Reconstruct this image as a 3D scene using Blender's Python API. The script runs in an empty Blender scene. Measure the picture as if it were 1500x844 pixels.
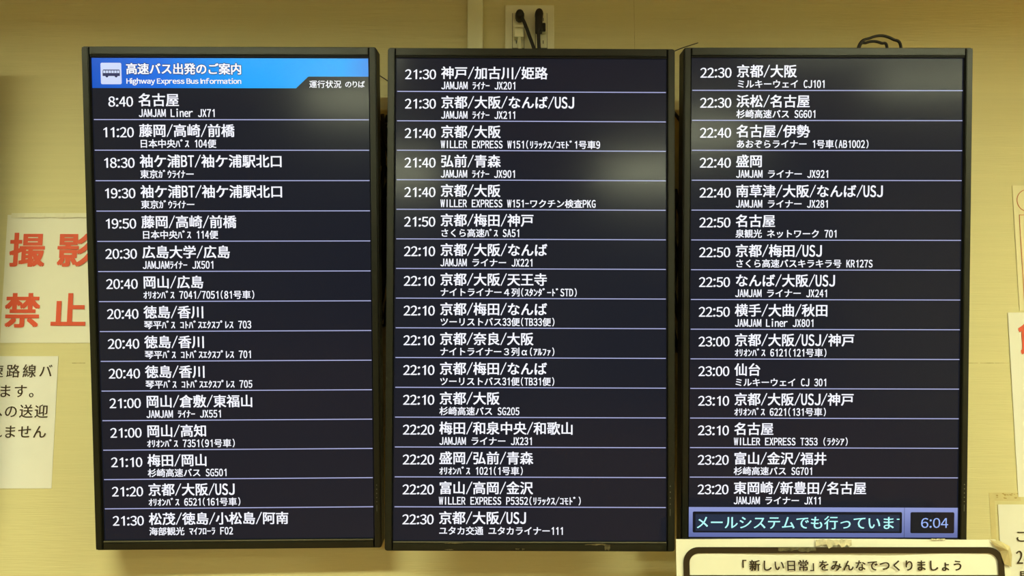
import bpy, bmesh, math, random
import numpy as np
from mathutils import Matrix, Vector, Euler

random.seed(7)
scene = bpy.context.scene
COL = scene.collection

# ------------------------------------------------------------------ camera
CAM_D, CAM_Z, PITCH, FPX = 1.72, 1.70, 5.0, 1083.0
cam_data = bpy.data.cameras.new('camera')
cam_data.sensor_fit = 'HORIZONTAL'
cam_data.sensor_width = 36.0
cam_data.lens = 36.0 * FPX / 1500.0
cam_data.clip_start = 0.01
cam = bpy.data.objects.new('camera', cam_data)
COL.objects.link(cam)
cam.location = (0.0, -CAM_D, CAM_Z)
cam.rotation_euler = (math.radians(90 + PITCH), 0, 0)
scene.camera = cam

# ------------------------------------------------------------------ world, exposure
world = bpy.data.worlds.new('world')
scene.world = world
world.use_nodes = True
world.node_tree.nodes['Background'].inputs[0].default_value = (0.9, 0.85, 0.6, 1)
world.node_tree.nodes['Background'].inputs[1].default_value = 0.02
scene.view_settings.view_transform = 'Standard'
scene.view_settings.look = 'None'
scene.view_settings.exposure = 0.0
scene.view_settings.gamma = 1.0
scene.view_settings.use_curve_mapping = False

LAMP_STRENGTH = 92.0
LAMP_COLOR = (0.955, 1.0, 0.62)
CEIL_Z = 2.65
LAMPS = [(-1.06, -1.38, 0.006, 'long fluorescent ceiling light near the display wall, above the red-lettered sign'),
         (1.52, -1.38, 0.006, 'long fluorescent ceiling light near the display wall, above the clock display'),
         (2.50, -2.60, 0.006, 'long fluorescent ceiling light glowing in the top of the clock display'),
         (-1.06, -5.6, 0.05, 'far fluorescent ceiling light reflected at the near edge of the middle display, banner side'),
         (1.52, -5.6, 0.05, 'far fluorescent ceiling light reflected beside the clock display text')]


# ------------------------------------------------------------------ materials
def mat(name, color, rough=0.6, spec=0.5, metal=0.0, noise=None, bump=None, coat=0.0, emit=None, emit_s=0.0):
    """noise = (scale xyz, amount); bump = (scale xyz, strength, distance)"""
    m = bpy.data.materials.new(name)
    m.use_nodes = True
    nt = m.node_tree
    b = nt.nodes['Principled BSDF']
    b.inputs['Base Color'].default_value = (*color, 1)
    b.inputs['Roughness'].default_value = rough
    b.inputs['Metallic'].default_value = metal
    b.inputs['Specular IOR Level'].default_value = spec
    b.inputs['Coat Weight'].default_value = coat
    if emit:
        b.inputs['Emission Color'].default_value = (*emit, 1)
        b.inputs['Emission Strength'].default_value = emit_s
    tc = mp = None
    if noise or bump:
        tc = nt.nodes.new('ShaderNodeTexCoord')
    if noise:
        sc, amt = noise
        mp = nt.nodes.new('ShaderNodeMapping')
        mp.inputs['Scale'].default_value = sc
        nt.links.new(tc.outputs['Object'], mp.inputs['Vector'])
        n = nt.nodes.new('ShaderNodeTexNoise')
        n.inputs['Scale'].default_value = 1.0
        n.inputs['Detail'].default_value = 4.0
        nt.links.new(mp.outputs[0], n.inputs['Vector'])
        r = nt.nodes.new('ShaderNodeMapRange')
        r.inputs['From Min'].default_value = 0.3
        r.inputs['From Max'].default_value = 0.7
        r.inputs['To Min'].default_value = 1 - amt
        r.inputs['To Max'].default_value = 1 + amt
        nt.links.new(n.outputs['Fac'], r.inputs['Value'])
        mul = nt.nodes.new('ShaderNodeVectorMath')
        mul.operation = 'SCALE'
        mul.inputs[0].default_value = color
        nt.links.new(r.outputs[0], mul.inputs['Scale'])
        nt.links.new(mul.outputs[0], b.inputs['Base Color'])
    if bump:
        sc, st, dist = bump
        mp2 = nt.nodes.new('ShaderNodeMapping')
        mp2.inputs['Scale'].default_value = sc
        nt.links.new(tc.outputs['Object'], mp2.inputs['Vector'])
        n2 = nt.nodes.new('ShaderNodeTexNoise')
        n2.inputs['Scale'].default_value = 1.0
        n2.inputs['Detail'].default_value = 3.0
        nt.links.new(mp2.outputs[0], n2.inputs['Vector'])
        bp = nt.nodes.new('ShaderNodeBump')
        bp.inputs['Strength'].default_value = st
        bp.inputs['Distance'].default_value = dist
        nt.links.new(n2.outputs['Fac'], bp.inputs['Height'])
        nt.links.new(bp.outputs[0], b.inputs['Normal'])
    return m


def emit_mat(name, color, strength, gloss=0.2):
    """a lit pixel area of a screen: emits, and keeps the panel's own matte gloss"""
    return mat(name, (0.004, 0.004, 0.005), rough=gloss, spec=0.35, emit=color, emit_s=strength)


WALL = mat('wallpaper', (0.67, 0.61, 0.335), rough=0.75, spec=0.2,
           noise=((2.0, 2.0, 90.0), 0.025), bump=((14.0, 14.0, 420.0), 0.55, 0.0012))
WALL_SEAM = mat('wallpaper_joint', (0.42, 0.34, 0.16), rough=0.9, spec=0.1, noise=((60, 60, 60), 0.4))
CEIL = mat('ceiling_board', (0.50, 0.37, 0.17), rough=0.9, spec=0.1, noise=((9, 9, 9), 0.05))
FLOOR = mat('floor_tile', (0.37, 0.205, 0.08), rough=0.35, spec=0.4, noise=((3, 3, 3), 0.15))
BACKWALL = mat('back_wall_paint', (0.20, 0.18, 0.14), rough=0.8, spec=0.2, noise=((3, 3, 3), 0.1))
DARKPANEL = mat('dark_door_paint', (0.05, 0.05, 0.055), rough=0.5)
BEZEL = mat('black_bezel_plastic', (0.011, 0.012, 0.007), rough=0.38, spec=0.36, noise=((30, 30, 30), 0.15))
LEDGE_HIGHLIGHT = mat('bezel_edge_highlight', (0.10, 0.095, 0.065), rough=0.35)  # paler grey stands in for lamp light caught on the bezel's edge
CASE = mat('black_case_plastic', (0.010, 0.010, 0.007), rough=0.55, spec=0.3)
LIP = mat('black_inner_lip', (0.006, 0.006, 0.005), rough=0.6, spec=0.2)
STEEL = mat('black_steel_bracket', (0.02, 0.018, 0.014), rough=0.6, spec=0.3, metal=0.4)
CORD = mat('black_rubber_cord', (0.010, 0.008, 0.006), rough=0.5, spec=0.4)
SCREEN = mat('screen_panel_glass', (0.003, 0.003, 0.004), rough=0.16, spec=0.24, emit=(0.48, 0.56, 1.0), emit_s=0.019)
TEXT = emit_mat('lit_white_lettering', (0.90, 0.91, 1.0), 1.05)
LINE = emit_mat('lit_divider', (0.50, 0.53, 0.88), 0.85)
CYAN = emit_mat('lit_cyan_lettering', (0.48, 1.0, 0.98), 1.0)
CLOCKBLUE = emit_mat('lit_blue_digits', (0.35, 0.50, 1.0), 0.95)
NAVY = emit_mat('lit_dark_outline', (0.0, 0.03, 0.20), 0.8)
TICKBG = emit_mat('lit_ticker_navy', (0.045, 0.075, 0.17), 0.35)
TICKBOX = emit_mat('lit_ticker_box', (0.008, 0.010, 0.025), 0.5)
ICONW = emit_mat('lit_icon_square', (0.66, 0.74, 1.0), 0.95)
ICONB = emit_mat('lit_icon_bus', (0.03, 0.035, 0.12), 0.9)
DOT = mat('faint_grey_marking', (0.16, 0.16, 0.13), rough=0.5)
PAPER = mat('white_paper', (0.80, 0.79, 0.70), rough=0.55, spec=0.3, noise=((12, 12, 12), 0.02))
PAPER_COOL = mat('white_paper_fresh', (0.80, 0.79, 0.74), rough=0.6, spec=0.3, noise=((12, 12, 12), 0.02))
PAPER_BIG = mat('cream_poster_paper', (0.82, 0.82, 0.70), rough=0.6, spec=0.3, noise=((12, 12, 12), 0.02))
PAPER_OLD = mat('yellowed_paper', (0.76, 0.70, 0.43), rough=0.6, spec=0.3, noise=((14, 14, 14), 0.03))
FILM = mat('laminated_paper', (0.80, 0.78, 0.66), rough=0.22, spec=0.5, noise=((12, 12, 12), 0.02), bump=((7, 7, 7), 0.25, 0.01))
RED = mat('red_ink', (0.68, 0.095, 0.045), rough=0.5)
REDLINE = mat('thin_red_ink', (0.50, 0.13, 0.05), rough=0.5)
BROWNINK = mat('dark_brown_ink', (0.045, 0.028, 0.012), rough=0.5)
BLACKINK = mat('black_ink', (0.028, 0.018, 0.008), rough=0.35)
TAPE = mat('yellowed_tape', (0.58, 0.50, 0.26), rough=0.35, spec=0.5, noise=((60, 60, 60), 0.12))
TAPE_PALE = mat('pale_clear_tape', (0.62, 0.58, 0.40), rough=0.25, spec=0.5, noise=((90, 90, 90), 0.25))
TAPE_DARK = mat('tape_scrap_on_black', (0.10, 0.09, 0.05), rough=0.3, spec=0.6, noise=((120, 120, 120), 0.5))
GLUE = mat('brown_glue_marks', (0.40, 0.28, 0.08), rough=0.5)
PLATE = mat('cream_outlet_plastic', (0.84, 0.83, 0.62), rough=0.4, spec=0.4, noise=((20, 20, 20), 0.04))
DUCT = mat('cream_duct_plastic', (0.80, 0.80, 0.56), rough=0.45, spec=0.4)
SLOT = mat('dark_slot', (0.02, 0.015, 0.01), rough=0.8)
LAMPM = mat('lamp_diffuser', (0.8, 0.8, 0.8), emit=LAMP_COLOR, emit_s=LAMP_STRENGTH)
LAMPF = mat('white_lamp_housing', (0.7, 0.7, 0.65), rough=0.5)


def grad_emit(name, stops, x0, x1, axis, strength, vshade=None):
    """a screen graphic whose own printed colour runs through STOPS along an axis of its object space"""
    m = bpy.data.materials.new(name)
    m.use_nodes = True
    nt = m.node_tree
    b = nt.nodes['Principled BSDF']
    b.inputs['Base Color'].default_value = (0.004, 0.004, 0.005, 1)
    b.inputs['Roughness'].default_value = 0.2
    b.inputs['Specular IOR Level'].default_value = 0.3
    b.inputs['Emission Strength'].default_value = strength
    tc = nt.nodes.new('ShaderNodeTexCoord')
    sp = nt.nodes.new('ShaderNodeSeparateXYZ')
    nt.links.new(tc.outputs['Object'], sp.inputs[0])
    r = nt.nodes.new('ShaderNodeMapRange')
    r.inputs['From Min'].default_value = x0
    r.inputs['From Max'].default_value = x1
    nt.links.new(sp.outputs[axis], r.inputs['Value'])
    cr = nt.nodes.new('ShaderNodeValToRGB')
    e = cr.color_ramp.elements
    e[0].position, e[0].color = stops[0][0], (*stops[0][1], 1)
    e[1].position, e[1].color = stops[-1][0], (*stops[-1][1], 1)
    for p, c in stops[1:-1]:
        k = e.new(p)
        k.color = (*c, 1)
    nt.links.new(r.outputs[0], cr.inputs[0])
    nt.links.new(cr.outputs[0], b.inputs['Emission Color'])
    return m


BANNER = grad_emit('lit_blue_banner', [(0, (0.0, 0.085, 0.56)), (0.25, (0.0, 0.15, 0.78)), (0.55, (0.0, 0.37, 1.0)),
                                       (0.9, (0.0, 0.39, 1.0)), (1, (0.03, 0.27, 0.85))], -0.2866, 0.2866, 0, 1.0)
TICKBAR = grad_emit('lit_periwinkle_bar', [(0, (0.14, 0.18, 0.46)), (1, (0.32, 0.38, 0.76))], -0.505, -0.445, 2, 0.85)


# ------------------------------------------------------------------ mesh helpers
def link_mesh(name, me, m, parent=None, smooth=False):
    o = bpy.data.objects.new(name, me)
    COL.objects.link(o)
    if m and not me.materials:
        me.materials.append(m)
    if parent:
        o.parent = parent
    if smooth:
        for p in me.polygons:
            p.use_smooth = smooth != 'front' or abs(p.normal.y) > 0.6
    return o


def obj(name, bm, m, parent=None, smooth=False):
    me = bpy.data.meshes.new(name)
    bmesh.ops.recalc_face_normals(bm, faces=bm.faces)
    if smooth == 'front':     # crisp paper edges: the broad faces do not share normals with the rim
        bmesh.ops.split_edges(bm, edges=[e for e in bm.edges if len(e.link_faces) == 2 and
                                         (abs(e.link_faces[0].normal.y) > 0.6) != (abs(e.link_faces[1].normal.y) > 0.6)])
    bm.to_mesh(me)
    bm.free()
    return link_mesh(name, me, m, parent, smooth)


def add_box(bm, x0, x1, y0, y1, z0, z1, bevel=0.0):
    vs = [bm.verts.new((x, y, z)) for x in (x0, x1) for y in (y0, y1) for z in (z0, z1)]
    q = [(0, 1, 3, 2), (4, 6, 7, 5), (0, 4, 5, 1), (2, 3, 7, 6), (0, 2, 6, 4), (1, 5, 7, 3)]
    fs = [bm.faces.new([vs[i] for i in f]) for f in q]
    if bevel:
        es = list({e for f in fs for e in f.edges})
        bmesh.ops.bevel(bm, geom=es, offset=bevel, segments=2, affect='EDGES', profile=0.6)
    return bm


def box(name, x0, x1, y0, y1, z0, z1, m, parent=None, bevel=0.0):
    return obj(name, add_box(bmesh.new(), x0, x1, y0, y1, z0, z1, bevel), m, parent)


def add_prism(bm, pts, y0, y1):
    """pts: outline in the xz plane, given a depth y0..y1"""
    a = [bm.verts.new((x, y0, z)) for x, z in pts]
    b = [bm.verts.new((x, y1, z)) for x, z in pts]
    bm.faces.new(a)
    bm.faces.new(b[::-1])
    for i in range(len(a)):
        j = (i + 1) % len(a)
        bm.faces.new((a[i], b[i], b[j], a[j]))
    return bm


def round_rect(x0, x1, z0, z1, r, n=6):
    pts = []
    for cx, cz, a0 in ((x1 - r, z1 - r, 0), (x0 + r, z1 - r, 90), (x0 + r, z0 + r, 180), (x1 - r, z0 + r, 270)):
        for k in range(n + 1):
            a = math.radians(a0 + 90 * k / n)
            pts.append((cx + r * math.cos(a), cz + r * math.sin(a)))
    return pts


def add_ring(bm, outer, inner, y0, y1):
    n = len(outer)
    vs = [[bm.verts.new((x, y, z)) for x, z in lst] for lst in (outer, inner) for y in (y0, y1)]
    of, ob, inf, inb = vs
    for i in range(n):
        j = (i + 1) % n
        bm.faces.new((of[i], of[j], inf[j], inf[i]))
        bm.faces.new((ob[i], inb[i], inb[j], ob[j]))
        bm.faces.new((of[i], ob[i], ob[j], of[j]))
        bm.faces.new((inf[i], inf[j], inb[j], inb[i]))
    return bm


def catmull(pts, k=8):
    P = [Vector(p) for p in pts]
    P = [2 * P[0] - P[1]] + P + [2 * P[-1] - P[-2]]
    out = []
    for i in range(1, len(P) - 2):
        a, b, c, d = P[i - 1:i + 3]
        for j in range(k):
            t = j / k
            out.append(0.5 * ((2 * b) + (c - a) * t + (2 * a - 5 * b + 4 * c - d) * t * t + (3 * b - a - 3 * c + d) * t ** 3))
    out.append(P[-2])
    return out


def add_tube(bm, pts, r, seg=10, spline=True):
    P = catmull(pts) if spline and len(pts) > 2 else [Vector(p) for p in pts]
    rings = []
    for i, p in enumerate(P):
        t = (P[min(i + 1, len(P) - 1)] - P[max(i - 1, 0)]).normalized()
        u = t.cross(Vector((0, 1, 0)))
        if u.length < 0.2:
            u = t.cross(Vector((1, 0, 0)))
        u.normalize()
        w = t.cross(u)
        rr = r[min(i * len(r) // len(P), len(r) - 1)] if isinstance(r, (list, tuple)) else r
        rings.append([bm.verts.new(p + rr * (math.cos(2 * math.pi * k / seg) * u + math.sin(2 * math.pi * k / seg) * w)) for k in range(seg)])
    for a, b in zip(rings, rings[1:]):
        for k in range(seg):
            bm.faces.new((a[k], a[(k + 1) % seg], b[(k + 1) % seg], b[k]))
    bm.faces.new(rings[0])
    bm.faces.new(rings[-1][::-1])
    return bm


def tube(name, pts, r, m, parent=None, seg=10):
    return obj(name, add_tube(bmesh.new(), pts, r, seg), m, parent, smooth=True)


def thing(name, label, cat, loc=(0, 0, 0), group=None):
    o = bpy.data.objects.new(name, None)
    COL.objects.link(o)
    o.empty_display_size = 0.05
    o.location = loc
    return tag(o, label, cat, group)


def tag(o, label, cat, group=None):
    o['label'] = label
    o['category'] = cat
    if group:
        o['group'] = group
    return o


def struct(o):
    o['kind'] = 'structure'
    return o


# ------------------------------------------------------------------ lettering
_gc = {}
_curve = bpy.data.curves.new('glyph_source', 'FONT')
_curve.size = 1.0
_curve.resolution_u = 3
_co = bpy.data.objects.new('glyph_source', _curve)
COL.objects.link(_co)


def glyph(ch, bold):
    k = ch
    if k not in _gc:
        # plain letters and figures are taken from the same sans family as the Japanese ones
        _curve.body = chr(ord(ch) + 0xFEE0) if 33 <= ord(ch) < 127 else ch
        bpy.context.view_layer.update()
        me = _co.to_mesh()
        n = len(me.vertices)
        if ch == '1':
            # plain figure one: a stem with a flag and no foot
            v = np.array([(0.30, 0.0), (0.39, 0.0), (0.39, 0.735), (0.32, 0.735), (0.30, 0.60), (0.14, 0.53), (0.14, 0.61), (0.24, 0.66)])
            f = [(0, 1, 2, 4), (2, 3, 4), (4, 3, 7, 6, 5)]
        elif ch == 'I':
            v = np.array([(0.45, 0.0), (0.54, 0.0), (0.54, 0.735), (0.45, 0.735)])
            f = [(0, 1, 2, 3)]
        elif n:
            v = np.empty(n * 3)
            me.vertices.foreach_get('co', v)
            v = v.reshape(-1, 3)[:, :2].copy()
            f = [tuple(p.vertices) for p in me.polygons]
        else:
            v, f = np.zeros((0, 2)), []
        _co.to_mesh_clear()
        _gc[k] = (v, f)
    return _gc[k]


HALF = set(' ()-/') | {chr(c) for c in range(33, 127)} | {chr(c) for c in range(0xFF61, 0xFFA0)}


class Letters:
    """collects glyphs on the plane y = Y of a local frame (x right, z up) into one mesh"""
    def __init__(self, y):
        self.y, self.v, self.f = y, [], []

    def put(self, ch, x, z, sx, sz, bold):
        v, f = glyph(ch, bold)
        # heavier weights: the outline laid down again, shifted by a hair
        e = bold * sz
        if bold >= 0.045:
            sh = [(e * math.cos(a * math.pi / 4), e * math.sin(a * math.pi / 4)) for a in range(8)]
        elif bold >= 0.02:
            sh = [(-e, -e * .6), (e, -e * .6), (-e, e * .6), (e, e * .6)]
        elif bold > 0:
            sh = [(-e, -e * .4), (e, e * .4)]
        else:
            sh = [(0, 0)]
        for i, (dx, dz) in enumerate(sh):
            b = len(self.v)
            self.v += [(x + dx + sx * p[0], self.y - i * 1e-5, z + dz + sz * p[1]) for p in v]
            self.f += [tuple(b + k for k in q) for q in f]

    def cells(self, text, x, zc, em, bold=0.012, pitch=None, narrow=0.86):
        """fixed-pitch setting: full-width characters take one em, half-width half an em; zc = middle of the line"""
        pitch = pitch or em
        for ch in text:
            half = ch in HALF
            if ch == ' ':
                x += pitch / 2
                continue
            v, f = glyph(ch, bold)
            if half and ord(ch) < 128:
                w0, w1 = v[:, 0].min(), v[:, 0].max()
                nat = w1 - w0
                cell = 0.5
                tgt = min(nat, 0.2) if ch in 'iIl:.()1' else min(nat, 0.40)
                if ch == '-':
                    tgt = 0.36
                if ch in 'MW':
                    tgt = 0.45
                if ch == '/':
                    tgt = 0.42
                s = tgt / nat
                sz = 1.0 if ch in '/()' else 1.13
                self.put(ch, x + em * (cell / 2 - s * (w0 + w1) / 2) * (pitch / em), zc - em * (0.42 if ch not in '/()' else 0.38), em * s, em * sz, bold)
                x += pitch / 2
            elif half:
                self.put(ch, x, zc - em * 0.38, em, em, bold)
                x += pitch / 2
            else:
                if ch in '０１２３４５６７８９α':
                    w0, w1 = v[:, 0].min(), v[:, 0].max()
                    self.put(ch, x + em * (0.5 - (w0 + w1) / 2), zc - em * 0.38, em, em, bold)
                else:
                    self.put(ch, x, zc - em * 0.38, em, em, bold)
                x += pitch
        return x

    def digits(self, text, x1, zc, pitch, cap, bold=0.0, wfac=0.9):
        """proportional time figures, right-aligned at x1"""
        x = x1 - sum(pitch * (0.5 if c == ':' else 1) for c in text)
        for ch in text:
            w = pitch * (0.5 if ch == ':' else 1)
            v, f = glyph(ch, bold)
            w0, w1 = v[:, 0].min(), v[:, 0].max()
            h = 0.735
            s = cap / h
            sx = s
            if ch not in ':1':
                sx = wfac * pitch / (w1 - w0)
            elif ch == '1':
                sx = s * 0.95
            self.put(ch, x + w / 2 - sx * (w0 + w1) / 2, zc - cap / 2, sx, s, bold)
            x += w

    def line(self, text, x0, x1, zc, em, bold, latin=False):
        """natural advances squeezed or stretched between x0 and x1"""
        if latin:
            adv, boxes, x = [], [], 0.0
            for ch in text:
                v, f = glyph(ch, bold)
                if ch == ' ':
                    adv.append(x)
                    x += 0.26
                    continue
                w0, w1 = v[:, 0].min(), v[:, 0].max()
                adv.append(x - w0)
                x += (w1 - w0) + 0.075
            s = (x1 - x0) / x
            for ch, a in zip(text, adv):
                if ch != ' ':
                    self.put(ch, x0 + a * s, zc - em * 0.35, s, em, bold)
        else:
            p = (x1 - x0) / len(text)
            for i, ch in enumerate(text):
                self.put(ch, x0 + i * p + (p - em) / 2, zc - em * 0.38, em, em, bold)

    def build(self, name, m, parent=None):
        me = bpy.data.meshes.new(name)
        me.from_pydata(self.v, [], self.f)
        me.update()
        return link_mesh(name, me, m, parent)


# ------------------------------------------------------------------ the room
RX, RY = 3.6, -7.6
bm = bmesh.new()
add_box(bm, -RX, RX, 0.0, 0.12, 0, CEIL_Z)
wall_front = struct(obj('wall_front', bm, WALL))
struct(box('wall_left', -RX - 0.12, -RX, RY, 0.12, 0, CEIL_Z, WALL))
struct(box('wall_right', RX, RX + 0.12, RY, 0.12, 0, CEIL_Z, WALL))
struct(box('wall_back', -RX, RX, RY - 0.12, RY, 0, CEIL_Z, BACKWALL))
struct(box('floor', -RX, RX, RY, 0.0, -0.1, 0.0, FLOOR))
struct(box('ceiling', -RX - 0.12, RX + 0.12, RY - 0.12, 0.12, CEIL_Z, CEIL_Z + 0.1, CEIL))
# joints between the wallpaper lengths: faintly raised, frayed ribs
bm = bmesh.new()
x = -1.5
while x < 1.5:
    L = random.uniform(0.012, 0.05)
    if random.random() < 0.75:
        h = random.uniform(0.0003, 0.0008)
        add_box(bm, x, x + L, -0.0004, 0.001, 1.676 - h, 1.676 + h)
    x += L + random.uniform(0.0, 0.015)
s = struct(obj('trim_1', bm, WALL_SEAM))
s2 = struct(box('trim_2', 0.2945, 0.2952, -0.0003, 0.001, 1.676, CEIL_Z, WALL_SEAM))
struct(box('added_door_1', -2.3, -1.1, RY, RY + 0.05, 0, 2.05, DARKPANEL))  # unseen doors, added as dark shapes for the screens to reflect
struct(box('added_door_2', 0.9, 2.1, RY, RY + 0.05, 0, 2.05, DARKPANEL))
struct(box('added_pillar', -0.55, 0.1, -4.75, -4.2, 0, CEIL_Z, BACKWALL))  # unseen pillar, added as another dark shape in the screen reflections

for i, (lx, ly, ldepth, llabel) in enumerate(LAMPS):
    t = thing('ceiling_light', llabel, 'light',
              (lx, ly, CEIL_Z), 'ceiling lights of the waiting room')
    bm = bmesh.new()
    add_box(bm, -0.64, 0.64, -0.10, -0.07, -0.02, 0.0)
    add_box(bm, -0.64, 0.64, 0.07, 0.10, -0.02, 0.0)
    add_box(bm, -0.64, -0.62, -0.07, 0.07, -0.02, 0.0)
    add_box(bm, 0.62, 0.64, -0.07, 0.07, -0.02, 0.0)
    obj('lamp_housing', bm, LAMPF, t)
    box('diffuser', -0.618, 0.618, -0.068, 0.068, -ldepth, -0.001, LAMPM, t)

# ------------------------------------------------------------------ departure displays
SW, SH = 0.5732, 1.0179        # lit panel
OW, OH = 0.6077, 1.0587        # outer case
FRONT = 0.0                    # bezel face (local y), towards the viewer is -y
SCR = 0.007                    # screen surface sits behind the bezel face


def display(name, label, loc, ang, scale, group):
    """one portrait monitor: local x right, z up, face at y = 0, body behind it"""
    tilt, roll, yaw = [math.radians(a) for a in ang]
    M = Matrix.Rotation(yaw, 3, 'Z') @ Matrix.Rotation(tilt, 3, 'X') @ Matrix.Rotation(roll, 3, 'Y')
    t = thing(name, label, 'display', loc, group)
    t.rotation_euler = M.to_euler()
    t.scale = (scale,) * 3
    w, h, W, H = SW / 2, SH / 2, OW / 2, OH / 2
    D = 0.030

    def bez(nm, x0, x1, z0, z1, side):
        bm = bmesh.new()
        add_box(bm, x0, x1, FRONT, D, z0, z1)
        # slope the inner edge back to the screen, round the outer one slightly
        for v in bm.verts:
            if v.co.y < 0.001:
                if side == 'l' and v.co.x > (x0 + x1) / 2: v.co.x -= 0.002
                if side == 'r' and v.co.x < (x0 + x1) / 2: v.co.x += 0.002
                if side == 't' and v.co.z < (z0 + z1) / 2: v.co.z += 0.001
                if side == 'b' and v.co.z > (z0 + z1) / 2: v.co.z -= 0.0035
        es = [e for e in bm.edges if all(v.co.y < 0.001 for v in e.verts)]
        bmesh.ops.bevel(bm, geom=es, offset=0.0012, segments=2, affect='EDGES')
        return obj(nm, bm, BEZEL, t)
    g = 0.0005
    bez('bezel_left', -W + 0.002, -w - 0.0005, -H + 0.002, H - 0.002, 'l')
    bez('bezel_right', w + 0.0005, W - 0.002, -H + 0.002, H - 0.002, 'r')
    bez('bezel_top', -w + g, w - g, h + 0.0030, H - 0.002, 't')
    bez('bezel_bottom', -w + g, w - g, -H + 0.002, -h - 0.0005, 'b')
    box('bezel_ledge_highlight', -w + g, w - g, 0.0006, 0.004, -h - 0.0026, -h - 0.0004, LEDGE_HIGHLIGHT, t, 0.0004)  # thin strip added as the painted light line along the bottom bezel
    # thin dark rim of the rear case round the bezels
    bm = bmesh.new()
    add_ring(bm, round_rect(-W, W, -H, H, 0.006), round_rect(-W + 0.0018, W - 0.0018, -H + 0.0018, H - 0.0018, 0.0045), 0.004, 0.042)
    obj('case_rim', bm, CASE, t)
    # black lip between bezel and panel
    bm = bmesh.new()
    o4 = [(-w - 0.0004, -h - 0.0004), (w + 0.0004, -h - 0.0004), (w + 0.0004, h + 0.0028), (-w - 0.0004, h + 0.0028)]
    i4 = [(-w, -h), (w, -h), (w, h), (-w, h)]
    add_ring(bm, o4, i4, 0.003, 0.010)
    obj('inner_lip', bm, LIP, t)
    # rear housing: stepped, with vents
    bm = bmesh.new()
    add_box(bm, -W + 0.003, W - 0.003, 0.0305, 0.046, -H + 0.003, H - 0.003, 0.004)
    add_box(bm, -W + 0.05, W - 0.05, 0.046, 0.066, -H + 0.10, H - 0.10, 0.008)
    obj('rear_housing', bm, CASE, t)
    bm = bmesh.new()
    for k in range(16):
        add_box(bm, -0.2 + k * 0.026, -0.19 + k * 0.026, 0.0655, 0.068, 0.28, 0.36)
    obj('vent_slot', bm, SLOT, t)
    scr = box('screen', -w, w, SCR, 0.030, -h, h, SCREEN, t)
    return t, scr


def top(z):
    return SH / 2 - z


def row(scr, k, off, pitch, tm, dest, sub, dx=0.0, divider=True):
    """timetable row k (0..15); all measures in metres on the panel"""
    zt = off + pitch * k
    L = Letters(SCR - 0.0004)
    L.digits(tm, -SW / 2 + 0.0846 + dx, top(zt + 0.0262), 0.0148, 0.0203, bold=0.019, wfac=0.88)
    L.cells(dest, -SW / 2 + 0.0946 + dx, top(zt + 0.0226), 0.02832, bold=0.020)
    L.cells(sub, -SW / 2 + 0.0948 + dx, top(zt + 0.0495), 0.01878, bold=0.020)
    L.build('departure_row', TEXT, scr)
    if divider:
        z = top(off + pitch * (k + 1))
        box('divider_line', -SW / 2 + 0.0025, SW / 2 - 0.001, SCR - 0.0004, SCR + 0.0002, z - 0.0009, z + 0.0009, LINE, scr)


LEFT_ROWS = [
    ('8:40', '名古屋', 'JAMJAM Liner JX71'),
    ('11:20', '藤岡/高崎/前橋', '日本中央ﾊﾞｽ 104便'),
    ('18:30', '袖ケ浦BT/袖ケ浦駅北口', '東京ｶﾞｳﾗｲﾅー'),
    ('19:30', '袖ケ浦BT/袖ケ浦駅北口', '東京ｶﾞｳﾗｲﾅー'),
    ('19:50', '藤岡/高崎/前橋', '日本中央ﾊﾞｽ 114便'),
    ('20:30', '広島大学/広島', 'JAMJAMﾗｲﾅｰ JX501'),
    ('20:40', '岡山/広島', 'ｵﾘｵﾝﾊﾞｽ 7041/7051(81号車)'),
    ('20:40', '徳島/香川', '琴平ﾊﾞｽ ｺﾄﾊﾞｽｴｸｽﾌﾟﾚｽ 703'),
    ('20:40', '徳島/香川', '琴平ﾊﾞｽ ｺﾄﾊﾞｽｴｸｽﾌﾟﾚｽ 701'),
    ('20:40', '徳島/香川', '琴平ﾊﾞｽ ｺﾄﾊﾞｽｴｸｽﾌﾟﾚｽ 705'),
    ('21:00', '岡山/倉敷/東福山', 'JAMJAM ﾗｲﾅｰ JX551'),
    ('21:00', '岡山/高知', 'ｵﾘｵﾝﾊﾞｽ 7351(91号車)'),
    ('21:10', '梅田/岡山', '杉崎高速バス SG501'),
    ('21:20', '京都/大阪/USJ', 'ｵﾘｵﾝﾊﾞｽ 6521(161号車)'),
    ('21:30', '松茂/徳島/小松島/阿南', '海部観光 ﾏｲﾌﾛｰﾗ F02'),
]
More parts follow.
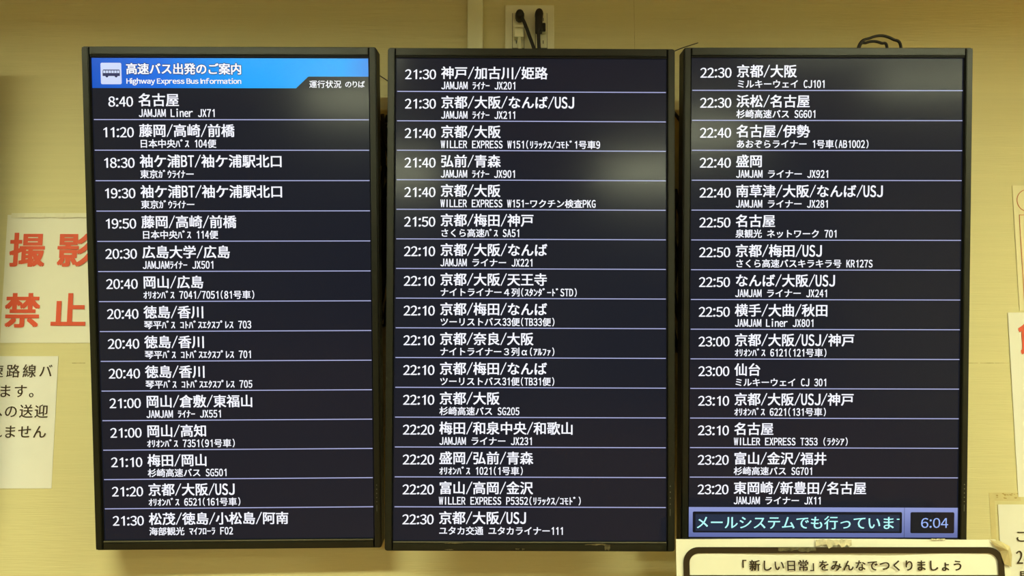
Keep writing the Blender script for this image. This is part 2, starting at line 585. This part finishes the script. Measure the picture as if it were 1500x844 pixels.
MID_ROWS = [
    ('21:30', '神戸/加古川/姫路', 'JAMJAM ﾗｲﾅｰ JX201'),
    ('21:30', '京都/大阪/なんば/USJ', 'JAMJAM ﾗｲﾅｰ JX211'),
    ('21:40', '京都/大阪', 'WILLER EXPRESS W151(ﾘﾗｯｸｽ/ｺﾓﾄﾞ1号車9'),
    ('21:40', '弘前/青森', 'JAMJAM ﾗｲﾅｰ JX901'),
    ('21:40', '京都/大阪', 'WILLER EXPRESS W151-ワクチン検査PKG'),
    ('21:50', '京都/梅田/神戸', 'さくら高速ﾊﾞｽ SA51'),
    ('22:10', '京都/大阪/なんば', 'JAMJAM ライナー JX221'),
    ('22:10', '京都/大阪/天王寺', 'ナイトライナー４列(ｽﾀﾝﾀﾞｰﾄﾞSTD)'),
    ('22:10', '京都/梅田/なんば', 'ツーリストバス33便(TB33便)'),
    ('22:10', '京都/奈良/大阪', 'ナイトライナー３列α(ｱﾙﾌｧ)'),
    ('22:10', '京都/梅田/なんば', 'ツーリストバス31便(TB31便)'),
    ('22:10', '京都/大阪', '杉崎高速バス SG205'),
    ('22:20', '梅田/和泉中央/和歌山', 'JAMJAM ライナー JX231'),
    ('22:20', '盛岡/弘前/青森', 'ｵﾘｵﾝﾊﾞｽ 1021(1号車)'),
    ('22:20', '富山/高岡/金沢', 'WILLER EXPRESS P5352(ﾘﾗｯｸｽ/ｺﾓﾄﾞ)'),
    ('22:30', '京都/大阪/USJ', 'ユタカ交通 ユタカライナー111'),
]
RIGHT_ROWS = [
    ('22:30', '京都/大阪', 'ミルキーウェイ CJ101'),
    ('22:30', '浜松/名古屋', '杉崎高速バス SG601'),
    ('22:40', '名古屋/伊勢', 'あおぞらライナー 1号車(AB1002)'),
    ('22:40', '盛岡', 'JAMJAM ライナー JX921'),
    ('22:40', '南草津/大阪/なんば/USJ', 'JAMJAM ライナー JX281'),
    ('22:50', '名古屋', '泉観光 ネットワーク 701'),
    ('22:50', '京都/梅田/USJ', 'さくら高速バスキラキラ号 KR127S'),
    ('22:50', 'なんば/大阪/USJ', 'JAMJAM ライナー JX241'),
    ('22:50', '横手/大曲/秋田', 'JAMJAM Liner JX801'),
    ('23:00', '京都/大阪/USJ/神戸', 'ｵﾘｵﾝﾊﾞｽ 6121(121号車)'),
    ('23:00', '仙台', 'ミルキーウェイ CJ 301'),
    ('23:10', '京都/大阪/USJ/神戸', 'ｵﾘｵﾝﾊﾞｽ 6221(131号車)'),
    ('23:10', '名古屋', 'WILLER EXPRESS T353 (ﾗｸｼｱ)'),
    ('23:20', '富山/金沢/福井', '杉崎高速バス SG701'),
    ('23:20', '東岡崎/新豊田/名古屋', 'JAMJAM ライナー JX11'),
]
GRP = 'portrait bus departure displays on the wall'
d_left, s_left = display('departure_display',
                         'black portrait display with blue banner headed by a bus icon, earliest departures', (-0.5937, -0.145, 1.8079),
                         (7.676, -0.25, 0.989), 1.0169, GRP)
d_mid, s_mid = display('departure_display', 'middle black portrait display below the power outlet, sixteen rows without banner or clock',
                       (0.0383, -0.205, 1.8111), (4.043, 0.199, 0.166), 0.9778, GRP)
d_right, s_right = display('departure_display', 'black portrait display with scrolling cyan message and blue clock at its foot',
                           (0.663, -0.165, 1.812), (6.009, 0.138, -0.21), 0.9991, GRP)
for i, r in enumerate(LEFT_ROWS):
    row(s_left, i + 1, 0.0022, 0.0632, *r, divider=i < 14)
for i, r in enumerate(MID_ROWS):
    row(s_mid, i, 0.0085, 0.0626, *r, dx=0.0006, divider=i < 15)
for i, r in enumerate(RIGHT_ROWS):
    row(s_right, i, 0.0052, 0.0631, *r, dx=0.0008, divider=i < 14)

# banner of the first display
X0 = -SW / 2
bm = bmesh.new()
add_prism(bm, [(X0 + 0.001, top(0.0022)), (X0 + 0.572, top(0.0022)), (X0 + 0.5722, top(0.0394)), (X0 + 0.4490, top(0.0394)),
               (X0 + 0.4465, top(0.0402)), (X0 + 0.4215, top(0.0636)), (X0 + 0.001, top(0.0636))], SCR - 0.0003, SCR + 0.0003)
obj('header_banner', bm, BANNER, s_left)
bm = bmesh.new()
add_prism(bm, round_rect(X0 + 0.0192, X0 + 0.0618, top(0.0560), top(0.0120), 0.003), SCR - 0.0005, SCR - 0.0002)
obj('bus_icon_square', bm, ICONW, s_left)
bm = bmesh.new()   # the little bus: body with window holes left open, wheels
bx0, bx1, bt, bb = X0 + 0.0232, X0 + 0.0586, top(0.0262), top(0.0402)
yy = (SCR - 0.0008, SCR - 0.0005)
add_prism(bm, [(bx0 + 0.0008, top(0.0280)), (bx0 + 0.0014, bt), (bx1 - 0.001, bt), (bx1, top(0.0280))], *yy)
for k in range(7):
    xw = bx0 + 0.0003 + k * (bx1 - bx0 - 0.0013) / 6
    add_box(bm, xw, xw + 0.0010, *yy, top(0.0332), top(0.0280))
add_box(bm, bx0, bx1, *yy, top(0.0392), top(0.0332))
for xc in (X0 + 0.0318, X0 + 0.0508):
    add_prism(bm, [(xc + 0.0029 * math.cos(a * math.pi / 6), top(0.0393) + 0.0029 * math.sin(a * math.pi / 6)) for a in range(12)], *yy)
obj('bus_pictogram', bm, ICONB, s_left)
for nm, bold, m, dy, in (('title_outline', 0.080, NAVY, 0.0005), ('header_title', 0.028, TEXT, 0.0008)):
    L = Letters(SCR - dy)
    L.line('高速バス出発のご案内', X0 + 0.0712, X0 + 0.3102, top(0.0242), 0.0242, bold)
    L.line('Highway Express Bus Information', X0 + 0.0722, X0 + 0.3092, top(0.0497), 0.0140, bold if bold < 0.05 else 0.05, latin=True)
    L.build(nm, m, s_left)
L = Letters(SCR - 0.0006)
L.line('運行状況', X0 + 0.4487, X0 + 0.5160, top(0.0552), 0.0166, 0.016)
L.line('のりば', X0 + 0.5235, X0 + 0.5640, top(0.0552), 0.0150, 0.018)
L.build('column_heading', TEXT, s_left)

# ticker and clock of the third display
bm = bmesh.new()
add_box(bm, X0 + 0.0002, X0 + 0.4592, SCR - 0.0003, SCR + 0.0002, top(1.0165), top(0.9527))
add_box(bm, X0 + 0.4600, X0 + SW - 0.0004, SCR - 0.0003, SCR + 0.0002, top(1.0165), top(0.9527))
obj('ticker_bar', bm, TICKBAR, s_right)
bm = bmesh.new()
add_prism(bm, round_rect(X0 + 0.0092, X0 + 0.4545, top(1.0072), top(0.9622), 0.003), SCR - 0.0005, SCR - 0.0003)
obj('ticker_box', bm, TICKBOX, s_right)
bm = bmesh.new()
add_box(bm, X0 + 0.0150, X0 + 0.4490, SCR - 0.0007, SCR - 0.0005, top(1.0035), top(0.9680))
obj('ticker_field', bm, TICKBG, s_right)
bm = bmesh.new()
add_prism(bm, round_rect(X0 + 0.4725, X0 + 0.5655, top(1.0072), top(0.9622), 0.003), SCR - 0.0005, SCR - 0.0003)
obj('clock_box', bm, TICKBOX, s_right)
L = Letters(SCR - 0.0009)
L.line('メールシステムでも行っていま', X0 + 0.0148, X0 + 0.4405, top(0.9852), 0.0305, 0.016)
ch_v = Letters(SCR - 0.0009)
# the next character is just scrolling in: only the tip of its cross stroke shows
b = len(L.v)
L.v += [(X0 + 0.4432, L.y, top(0.9785)), (X0 + 0.4490, L.y, top(0.9785)), (X0 + 0.4490, L.y, top(0.9762)), (X0 + 0.4432, L.y, top(0.9762))]
L.f.append((b, b + 1, b + 2, b + 3))
L.build('ticker_lettering', CYAN, s_right)
L = Letters(SCR - 0.0009)
L.digits('6:04', X0 + 0.5530, top(0.9850), 0.0168, 0.0206, bold=0.008)
L.build('clock_digits', CLOCKBLUE, s_right)


# status marks on the right-hand bezels
def marks(d, z0, n, step, x):
    bm = bmesh.new()
    for k in range(n):
        z = z0 - k * step
        add_prism(bm, [(x + 0.0011 * math.cos(a * math.pi / 4), z + 0.0011 * math.sin(a * math.pi / 4)) for a in range(8)], -0.0004, 0.001)
    add_box(bm, x - 0.0004, x + 0.0004, -0.0004, 0.001, z0 - n * step - 0.012, z0 - n * step + 0.002)
    return obj('status_lights', bm, DOT, d)


marks(d_left, -0.392, 5, 0.009, SW / 2 + 0.008)
marks(d_mid, -0.392, 4, 0.0125, SW / 2 + 0.007)
marks(d_right, -0.392, 5, 0.009, SW / 2 + 0.009)


# old tape scraps on the middle bottom bezel: crumpled slivers
def scrap(d, x0, x1, z0, z1, seed, m=TAPE_DARK):
    rnd = random.Random(seed)
    bm = bmesh.new()
    n = 9
    prev = None
    for i in range(n + 1):
        u = i / n
        xx = x0 + (x1 - x0) * u
        zb = z0 + rnd.uniform(0, 0.45) * (z1 - z0)
        zt = z1 - rnd.uniform(0, 0.35) * (z1 - z0)
        yv = -0.0006 - rnd.uniform(0, 0.0016)
        a = bm.verts.new((xx, yv, zb)); b_ = bm.verts.new((xx, yv - rnd.uniform(0, .001), zt))
        if prev:
            bm.faces.new((prev[0], a, b_, prev[1]))
        prev = (a, b_)
    return obj('tape_scrap', bm, m, d)


zb = -OH / 2
scrap(d_mid, -0.178, -0.140, zb + 0.0165, zb + 0.0195, 1)
scrap(d_mid, -0.178, -0.160, zb + 0.003, zb + 0.006, 2)
scrap(d_mid, -0.030, -0.022, zb + 0.004, zb + 0.008, 3)
scrap(d_mid, -0.016, -0.011, zb + 0.003, zb + 0.008, 4)
scrap(d_mid, 0.115, 0.168, zb + 0.013, zb + 0.018, 5)
scrap(d_mid, 0.156, 0.168, zb + 0.003, zb + 0.016, 6)


# wall brackets and slack cables behind each display (a part of the display it carries)
def mount(d):
    d_m = d.matrix_basis.inverted()
    bm = bmesh.new()
    cx, cy, cz = d.location
    back = cy + 0.045
    for sx in (-0.17, 0.17):
        add_box(bm, cx + sx - 0.02, cx + sx + 0.02, -0.024, -0.0005, cz - 0.30, cz + 0.34)
    for zz in (cz - 0.24, cz + 0.27):
        add_box(bm, cx - 0.245, cx + 0.245, -0.034, -0.024, zz - 0.03, zz + 0.03)
        dy = -math.tan(d.rotation_euler[0]) * (zz - cz)
        for sx in (-0.17, 0.17):
            add_box(bm, cx + sx - 0.012, cx + sx + 0.012, back + dy + 0.005, -0.024, zz - 0.012, zz + 0.012)
    bm.transform(d_m)
    o = obj('wall_bracket', bm, STEEL, d)
    return o


bpy.context.view_layer.update()
for d in (d_left, d_mid, d_right):
    mount(d)

# a neighbour stands just past the left edge of the view; its shadow falls into the picture
d_out, s_out = display('departure_display', 'display beyond the picture edge whose shadow falls beside the red-lettered sign',
                       (-1.480, -0.150, 1.865), (7.0, 0, 0.5), 1.0, GRP)
mount(d_out)


# ------------------------------------------------------------------ cables in the gaps between the displays
def cord(label, pts, r, cat='cable', name='hanging_wire', group=None, m=CORD):
    o = tube(name, pts, r, m)
    return tag(o, label, cat, group)


g1 = -0.275   # wall x behind the first gap
random.seed(3)


def cable_bundle(label, x, ztop, zbot, n, seed):
    rnd = random.Random(seed)
    t = thing('cable_bundle', label, 'cable', (x, -0.03, zbot))
    for k in range(n):
        pts = []
        z = ztop - zbot - rnd.uniform(0, 0.04)
        xo = rnd.uniform(-0.03, 0.03)
        while z > 0:
            pts.append((xo + rnd.uniform(-0.016, 0.016), rnd.uniform(-0.025, 0.015), z))
            z -= rnd.uniform(0.06, 0.12)
        pts.append((xo, 0, 0))
        tube('cord', pts, rnd.uniform(0.0035, 0.006), CORD, t, seg=8)
    return t


cable_bundle('tangled black cables filling the gap between banner display and middle display', -0.290, 2.26, 1.76, 18, 4)
cable_bundle('black cables hanging in the gap between middle display and clock display', 0.352, 2.08, 1.70, 14, 9)
cord('thin dark wire crossing the upper gap beside the banner display', [(-0.36, -0.012, 2.385), (-0.300, -0.012, 2.347), (-0.25, -0.012, 2.31)], 0.0012, name='thin_wire')
cord('short black cable bending between middle display and clock display', [(0.30, -0.03, 2.29), (0.345, -0.035, 2.277), (0.375, -0.035, 2.262), (0.398, -0.03, 2.235)], 0.004)
cord('thin dark wire poking up over the corner of the clock display', [(0.335, -0.160, 2.345), (0.365, -0.160, 2.3596), (0.406, -0.160, 2.3735)], 0.0011, name='thin_wire')

# ------------------------------------------------------------------ duct, outlet, plugs
duct = thing('cable_duct', 'slim cream cable duct running up the wall beside the outlet', 'duct', (-0.088, 0, 2.0))
bm = bmesh.new()
add_prism(bm, [(-0.0185, 0), (0.0185, 0), (0.0185, 1), (-0.0185, 1)], 0, 1)
bm.free()
bm = bmesh.new()
add_box(bm, -0.0185, 0.0185, -0.018, -0.0003, 0, CEIL_Z - 2.0 - 0.001, 0.002)
obj('duct_cover', bm, DUCT, duct)

outlet = thing('power_outlet', 'cream wall outlet plate with several sockets above the middle display', 'outlet', (0.0425, 0, 2.474))
bm = bmesh.new()
add_box(bm, -0.059, 0.059, -0.007, -0.0003, -0.060, 0.060, 0.0025)
obj('cover_plate', bm, PLATE, outlet)
for sx in (-0.0275, 0.0275):
    box('insert_gap', sx - 0.0145, sx + 0.0145, -0.0073, -0.0068, -0.049, 0.039, SLOT, outlet)
    box('socket_insert', sx - 0.0135, sx + 0.0135, -0.010, -0.0068, -0.048, 0.038, PLATE, outlet, 0.0012)
    for k, zz in enumerate((0.022, -0.006, -0.034)):
        bm = bmesh.new()
        add_box(bm, sx - 0.0055, sx - 0.0038, -0.0104, -0.0090, zz - 0.004, zz + 0.004)
        add_box(bm, sx + 0.0038, sx + 0.0055, -0.0104, -0.0090, zz - 0.004, zz + 0.004)
        obj('socket_slot', bm, SLOT, outlet)
bm = bmesh.new()
add_prism(bm, [(-0.0395 + 0.002 * math.cos(a * .785), 0.049 + 0.002 * math.sin(a * .785)) for a in range(8)], -0.0075, -0.0065)
obj('plate_screw', bm, PLATE, outlet)


def plug_round(label, x, z, r, cordpts, tail=False):
    t = thing('power_plug', label, 'plug', (x, -0.0105, z), 'black power plugs in the wall outlet')
    bm = bmesh.new()
    n = 20
    prof = [(0.0, 0.9), (0.004, 1.0), (0.018, 1.0), (0.026, 0.85), (0.030, 0.55)]
    rings = []
    for d, s in prof:
        rings.append([bm.verts.new((r * s * math.cos(2 * math.pi * k / n), -d, r * s * 1.12 * math.sin(2 * math.pi * k / n))) for k in range(n)])
    for a, b in zip(rings, rings[1:]):
        for k in range(n):
            bm.faces.new((a[k], b[k], b[(k + 1) % n], a[(k + 1) % n]))
    bm.faces.new(rings[0]); bm.faces.new(rings[-1][::-1])
    obj('plug_body', bm, CORD, t, smooth=True)
    tube('cord', cordpts, 0.0042, CORD, t)
    return t


plug_round('round black plug in the upper socket, its cord slanting down to the right', 0.0185, 2.499, 0.0108,
           [(0.000, -0.022, -0.002), (0.009, -0.024, -0.018), (0.022, -0.022, -0.052), (0.036, -0.020, -0.095), (0.045, -0.02, -0.16)])
t = plug_round('tall black plug beside the round one, its cord hanging straight down', 0.0645, 2.502, 0.0100,
               [(0.000, -0.022, -0.008), (-0.001, -0.026, -0.030), (-0.002, -0.026, -0.055), (0.0, -0.022, -0.10), (0.004, -0.02, -0.16)])
box('plug_neck', -0.0085, 0.0075, -0.030, -0.004, -0.046, -0.006, CORD, t, 0.004)
t = thing('power_plug', 'small black two-pin plug low in the outlet, right of the hanging cord', 'plug', (0.0755, -0.0105, 2.471), 'black power plugs in the wall outlet')
box('plug_body', -0.0045, 0.0045, -0.016, 0, -0.011, 0.010, CORD, t, 0.0025)
bm = bmesh.new(); add_ring(bm, round_rect(-0.006, 0.006, -0.0125, 0.0125, 0.002, 3), round_rect(-0.0045, 0.0045, -0.011, 0.011, 0.002, 3), -0.012, 0.0)
obj('plug_rim', bm, DUCT, t)
t = thing('power_adapter', 'cream box-shaped plug under the round black plug', 'plug', (0.0165, -0.0105, 2.459))
box('adapter_body', -0.0115, 0.0115, -0.020, 0, -0.015, 0.012, PLATE, t, 0.003)
box('adapter_rib', -0.0085, 0.0085, -0.0275, -0.025, 0.006, 0.010, PLATE, t, 0.0008)
tube('cord', [(0.001, -0.014, -0.014), (0.001, -0.016, -0.030), (0.004, -0.018, -0.060), (0.006, -0.02, -0.11)], 0.0045, DUCT, t)

LC = 'black cable looping up over the top of the clock display, '
cord(LC + 'taller outer loop', [(0.738, -0.160, 2.28), (0.7440, -0.185, 2.3555), (0.7697, -0.185, 2.3735), (0.7948, -0.185, 2.3785), (0.8180, -0.185, 2.3705), (0.8340, -0.185, 2.3555), (0.842, -0.160, 2.29)], 0.0030)
cord(LC + 'lower inner loop', [(0.744, -0.155, 2.28), (0.7485, -0.178, 2.3555), (0.7640, -0.178, 2.3660), (0.7800, -0.178, 2.3690), (0.7960, -0.178, 2.3650), (0.8080, -0.178, 2.3560), (0.815, -0.155, 2.29)], 0.0030)


# ------------------------------------------------------------------ posters on the wall
def sheet(name, label, x0, x1, z0, z1, y, m, rot=0.0, curl=0.0, cat='poster', group=None, seed=0):
    """paper with a little thickness and waviness; origin at its top left corner"""
    t = thing(name, label, cat, (x0, y, z1), group)
    t.rotation_euler = (0, math.radians(rot), 0)
    w, h = x1 - x0, z1 - z0
    nx, nz = 10, 12
    rnd = random.Random(seed)
    ph = rnd.uniform(0, 6)
    bm = bmesh.new()

    def yy(u, v):
        return -curl * 0.8 * (0.5 + 0.5 * math.sin(3.1 * u + 2.2 * v + ph)) - curl * 1.5 * max(0, u - 0.85) * (1 - v)
    F = [[bm.verts.new((w * i / nx, yy(i / nx, j / nz) - 0.0004, -h * j / nz)) for i in range(nx + 1)] for j in range(nz + 1)]
    B = [[bm.verts.new((w * i / nx, yy(i / nx, j / nz), -h * j / nz)) for i in range(nx + 1)] for j in range(nz + 1)]
    for j in range(nz):
        for i in range(nx):
            bm.faces.new((F[j][i], F[j + 1][i], F[j + 1][i + 1], F[j][i + 1]))
            bm.faces.new((B[j][i], B[j][i + 1], B[j + 1][i + 1], B[j + 1][i]))
    for j in range(nz):
        bm.faces.new((F[j][0], B[j][0], B[j + 1][0], F[j + 1][0]))
        bm.faces.new((F[j][nx], F[j + 1][nx], B[j + 1][nx], B[j][nx]))
    for i in range(nx):
        bm.faces.new((F[0][i], F[0][i + 1], B[0][i + 1], B[0][i]))
        bm.faces.new((F[nz][i], B[nz][i], B[nz][i + 1], F[nz][i + 1]))
    obj('paper', bm, m, t, smooth='front')
    return t, -(curl * 1.9 + 0.0007)


# sign 1: 撮影禁止
t, ty = sheet('notice_sign', 'laminated white sign with four large red characters beside the banner display', -1.187, -0.975, 1.7225, 2.0232, -0.0008, FILM, curl=0.0008, seed=1, cat='sign')
for ch, cx, cz in (('撮', 0.0515, -0.0830), ('影', 0.1620, -0.0830), ('禁', 0.0485, -0.2250), ('止', 0.1560, -0.2250)):
    L = Letters(ty)
    em = 0.084
    L.put(ch, cx - em / 2, cz - em * 0.38, em, em, 0.030)
    o = L.build('red_character', RED, t)
# a wrinkled strip of clear tape along the top edge
bm = bmesh.new()
prev = None
for i in range(31):
    u = i / 30
    a = bm.verts.new((0.01 + 0.19 * u, ty - 0.0004 - random.uniform(0, 0.0012), -0.007 + random.uniform(-.001, .001)))
    b_ = bm.verts.new((0.01 + 0.19 * u, ty - 0.0002, 0.004))
    if prev: bm.faces.new((prev[0], a, b_, prev[1]))
    prev = (a, b_)
obj('tape_strip', bm, mat('clear_glossy_tape', (0.78, 0.75, 0.58), rough=0.12, spec=0.8), t)

# sign 2: lines of dark text
t, ty = sheet('notice_sign', 'white paper notice with four lines of dark brown text under the red-lettered sign', -1.262, -1.050, 1.3915, 1.6920, -0.0008, PAPER_COOL, curl=0.0006, seed=2, cat='sign')
for k, (txt, x1, zc, em, p) in enumerate((('速路線バ', -1.0578, 1.6580, 0.0325, 0.0377), ('ります。', -1.0795, 1.6120, 0.0325, 0.0352),
                                          ('への送迎', -1.0645, 1.5660, 0.0325, 0.0348), ('れません', -1.0665, 1.5195, 0.0325, 0.0338))):
    L = Letters(ty)
    n = len(txt)
    for i, ch in enumerate(txt):
        xx = (x1 + 1.262) - p * (n - i)
        L.put(ch, xx + (p - em) / 2, (zc - 1.692) - em * 0.38, em, em, 0.012)
    L.build('text_line', BROWNINK, t)

# sign 3: pale sheet with a red ring and frame line
t, ty = sheet('notice_sign', 'yellowed sheet with a thin red circle near its top corner', 1.1813, 1.3913, 1.7978, 2.0935, -0.0008, PAPER_OLD, curl=0.0004, seed=3, cat='sign')
bm = bmesh.new()
cx, cz, r0 = 0.0355, -0.0365, 0.0275
o_ = [(cx + r0 * math.cos(2 * math.pi * k / 48), cz + r0 * math.sin(2 * math.pi * k / 48)) for k in range(48)]
i_ = [(cx + (r0 - 0.0016) * math.cos(2 * math.pi * k / 48), cz + (r0 - 0.0016) * math.sin(2 * math.pi * k / 48)) for k in range(48)]
add_ring(bm, o_, i_, ty - 0.0002, ty)
obj('red_ring', bm, REDLINE, t)
bm = bmesh.new()
add_ring(bm, [(0.0115, -0.0700), (0.1985, -0.0700), (0.1985, -0.285), (0.0115, -0.285)],
         [(0.0128, -0.0713), (0.1972, -0.0713), (0.1972, -0.2837), (0.0128, -0.2837)], ty - 0.0002, ty)
obj('red_frame_line', bm, REDLINE, t)

# sign 4: white poster with a red character
t, ty = sheet('notice_poster', 'tall white poster with the tip of a red character, below the circle sheet', 1.1530, 1.4500, 1.3726, 1.7930, -0.0010, PAPER, curl=0.0007, seed=4)
L = Letters(ty)
L.put('飲', 0.0215, -0.0900, 0.090, 0.082, 0.035)
L.build('red_character', RED, t)

# sign 5: white notice low on the right, on top of old tape
t5, ty = sheet('notice_sign', 'white notice at the lower corner, partly behind the peeled corner of the big poster', 1.1052, 1.3152, 1.0590, 1.3558, -0.0012, PAPER, curl=0.0006, seed=5, cat='sign')
for txt, xx, zz, em in (('こ', 0.0330, -0.0700, 0.030), ('24', 0.0330, -0.1165, 0.034), ('閉', 0.0385, -0.1600, 0.031)):
    L = Letters(ty)
    L.cells(txt, xx, zz, em, bold=0.016)
    L.build('text_line', BROWNINK, t5)

res = thing('tape_residue', 'old yellowed tape rectangle with brown glue marks on the wall', 'tape', (1.087, -0.0003, 1.27))
bm = bmesh.new()
add_box(bm, 0.0, 0.012, -0.0003, 0.0, 0.0, 0.112)
add_box(bm, 0.012, 0.072, -0.0003, 0.0, 0.094, 0.112)
obj('tape_strip', bm, mat('old_tape_on_wall', (0.62, 0.53, 0.26), rough=0.4, spec=0.4, noise=((40, 40, 40), 0.06)), res)
bm = bmesh.new()
rnd = random.Random(5)
for k in range(15):
    gx, gz = rnd.uniform(0.018, 0.068), rnd.uniform(0.099, 0.110)
    rr = rnd.uniform(0.0012, 0.0032)
    a0 = rnd.uniform(0, 3)
    add_prism(bm, [(gx + rr * 1.6 * math.cos(a0 + j * 1.047) * rnd.uniform(.5, 1.2), gz + rr * 0.6 * math.sin(a0 + j * 1.047) * rnd.uniform(.5, 1.2)) for j in range(6)], -0.0006, -0.0003)
gl = obj('glue_mark', bm, GLUE, res)
gl['kind'] = 'stuff'

# big poster hanging in front of the third display
BX0, BX1, BZ1 = 0.3206, 0.9725, 1.3364
PY = -0.236
big = thing('notice_poster', 'large cream poster with rounded black border taped across the foot of the clock display', 'poster', (BX0, PY, BZ1))
w, h = BX1 - BX0, 0.48
bm = bmesh.new()
nx, nz = 24, 10


def bigy(u, v):
    return -0.0012 * math.sin(9 * u + 2 * v) - 0.0008 * math.sin(17 * u)


F, B = [], []
for j in range(nz + 1):
    for lst, off in ((F, -0.0004), (B, 0.0004)):
        lst.append([bm.verts.new((w * i / nx, bigy(i / nx, j / nz) + off, -h * j / nz + (0.0008 * math.sin(5 * i / nx) if j == 0 else 0))) for i in range(nx + 1)])
for j in range(nz):
    for i in range(nx):
        if i == nx - 1 and j == 0:
            continue          # this corner is torn off and folded
        bm.faces.new((F[j][i], F[j + 1][i], F[j + 1][i + 1], F[j][i + 1]))
        bm.faces.new((B[j][i], B[j][i + 1], B[j + 1][i + 1], B[j + 1][i]))
for j in range(nz):
    bm.faces.new((F[j][0], B[j][0], B[j + 1][0], F[j + 1][0]))
for i in range(nx - 1):
    bm.faces.new((F[0][i], F[0][i + 1], B[0][i + 1], B[0][i]))
bm.faces.new((F[0][nx - 1], F[1][nx], F[1][nx - 1]))
obj('paper', bm, PAPER_BIG, big, smooth='front')
PTY = -0.0030
bm = bmesh.new()
add_ring(bm, round_rect(0.0131, w - 0.0140, -h + 0.02, -0.0143, 0.030, 10), round_rect(0.0250, w - 0.0262, -h + 0.032, -0.0262, 0.019, 10), PTY - 0.0002, PTY)
obj('printed_border', bm, BLACKINK, big)
bm = bmesh.new()
add_box(bm, 0.0250, w - 0.0262, PTY - 0.0002, PTY, -0.0735, -0.0675)
obj('printed_rule', bm, BLACKINK, big)
L = Letters(PTY - 0.0002)
em = 0.0222
xs = 0.1262
txt = '「新しい日常」をみんなでつくりましょう'
p = 0.02365
x = xs
for ch in txt:
    if ch == '「':
        L.put(ch, x - em * 0.55, -0.0492 - em * 0.38, em, em, 0.022)
        x += p * 0.62
    elif ch == '」':
        L.put(ch, x, -0.0492 - em * 0.38, em, em, 0.022)
        x += p * 0.70
    else:
        L.put(ch, x, -0.0492 - em * 0.38, em, em, 0.022)
        x += p
L.build('poster_lettering', BLACKINK, big)
for (x0, x1, zz0, zz1, sd) in ((0.272, 0.342, -0.017, 0.001, 11), (0.198, 0.272, -0.024, -0.014, 12), (0.497, 0.525, -0.002, 0.002, 13)):
    rnd = random.Random(sd)
    bm = bmesh.new()
    prev = None
    for i in range(15):
        u = i / 14
        a = bm.verts.new((x0 + (x1 - x0) * u, PTY - 0.0006 - rnd.uniform(0, .0012), zz0 + rnd.uniform(0, .5) * (zz1 - zz0)))
        b_ = bm.verts.new((x0 + (x1 - x0) * u, PTY - 0.0004 - rnd.uniform(0, .0012), zz1 - rnd.uniform(0, .15) * (zz1 - zz0)))
        if prev: bm.faces.new((prev[0], a, b_, prev[1]))
        prev = (a, b_)
    obj('tape_piece', bm, TAPE_PALE if sd != 12 else TAPE_DARK, big)
# the peeled corner with its tape
bm = bmesh.new()
pts = [(w - 0.040, PTY - 0.001, 0.0), (w - 0.022, PTY - 0.006, -0.002), (w - 0.004, PTY - 0.004, -0.012), (w + 0.001, PTY - 0.002, -0.028), (w - 0.001, PTY - 0.001, -0.052),
       (w - 0.016, PTY - 0.003, -0.045), (w - 0.022, PTY - 0.001, -0.022), (w - 0.034, PTY - 0.002, -0.010)]
vs = [bm.verts.new(q) for q in pts]
c = bm.verts.new((w - 0.012, PTY - 0.011, -0.018))
for i in range(len(vs)):
    bm.faces.new((vs[i], vs[(i + 1) % len(vs)], c))
obj('peeled_tape', bm, TAPE, big)

bpy.data.objects.remove(_co)
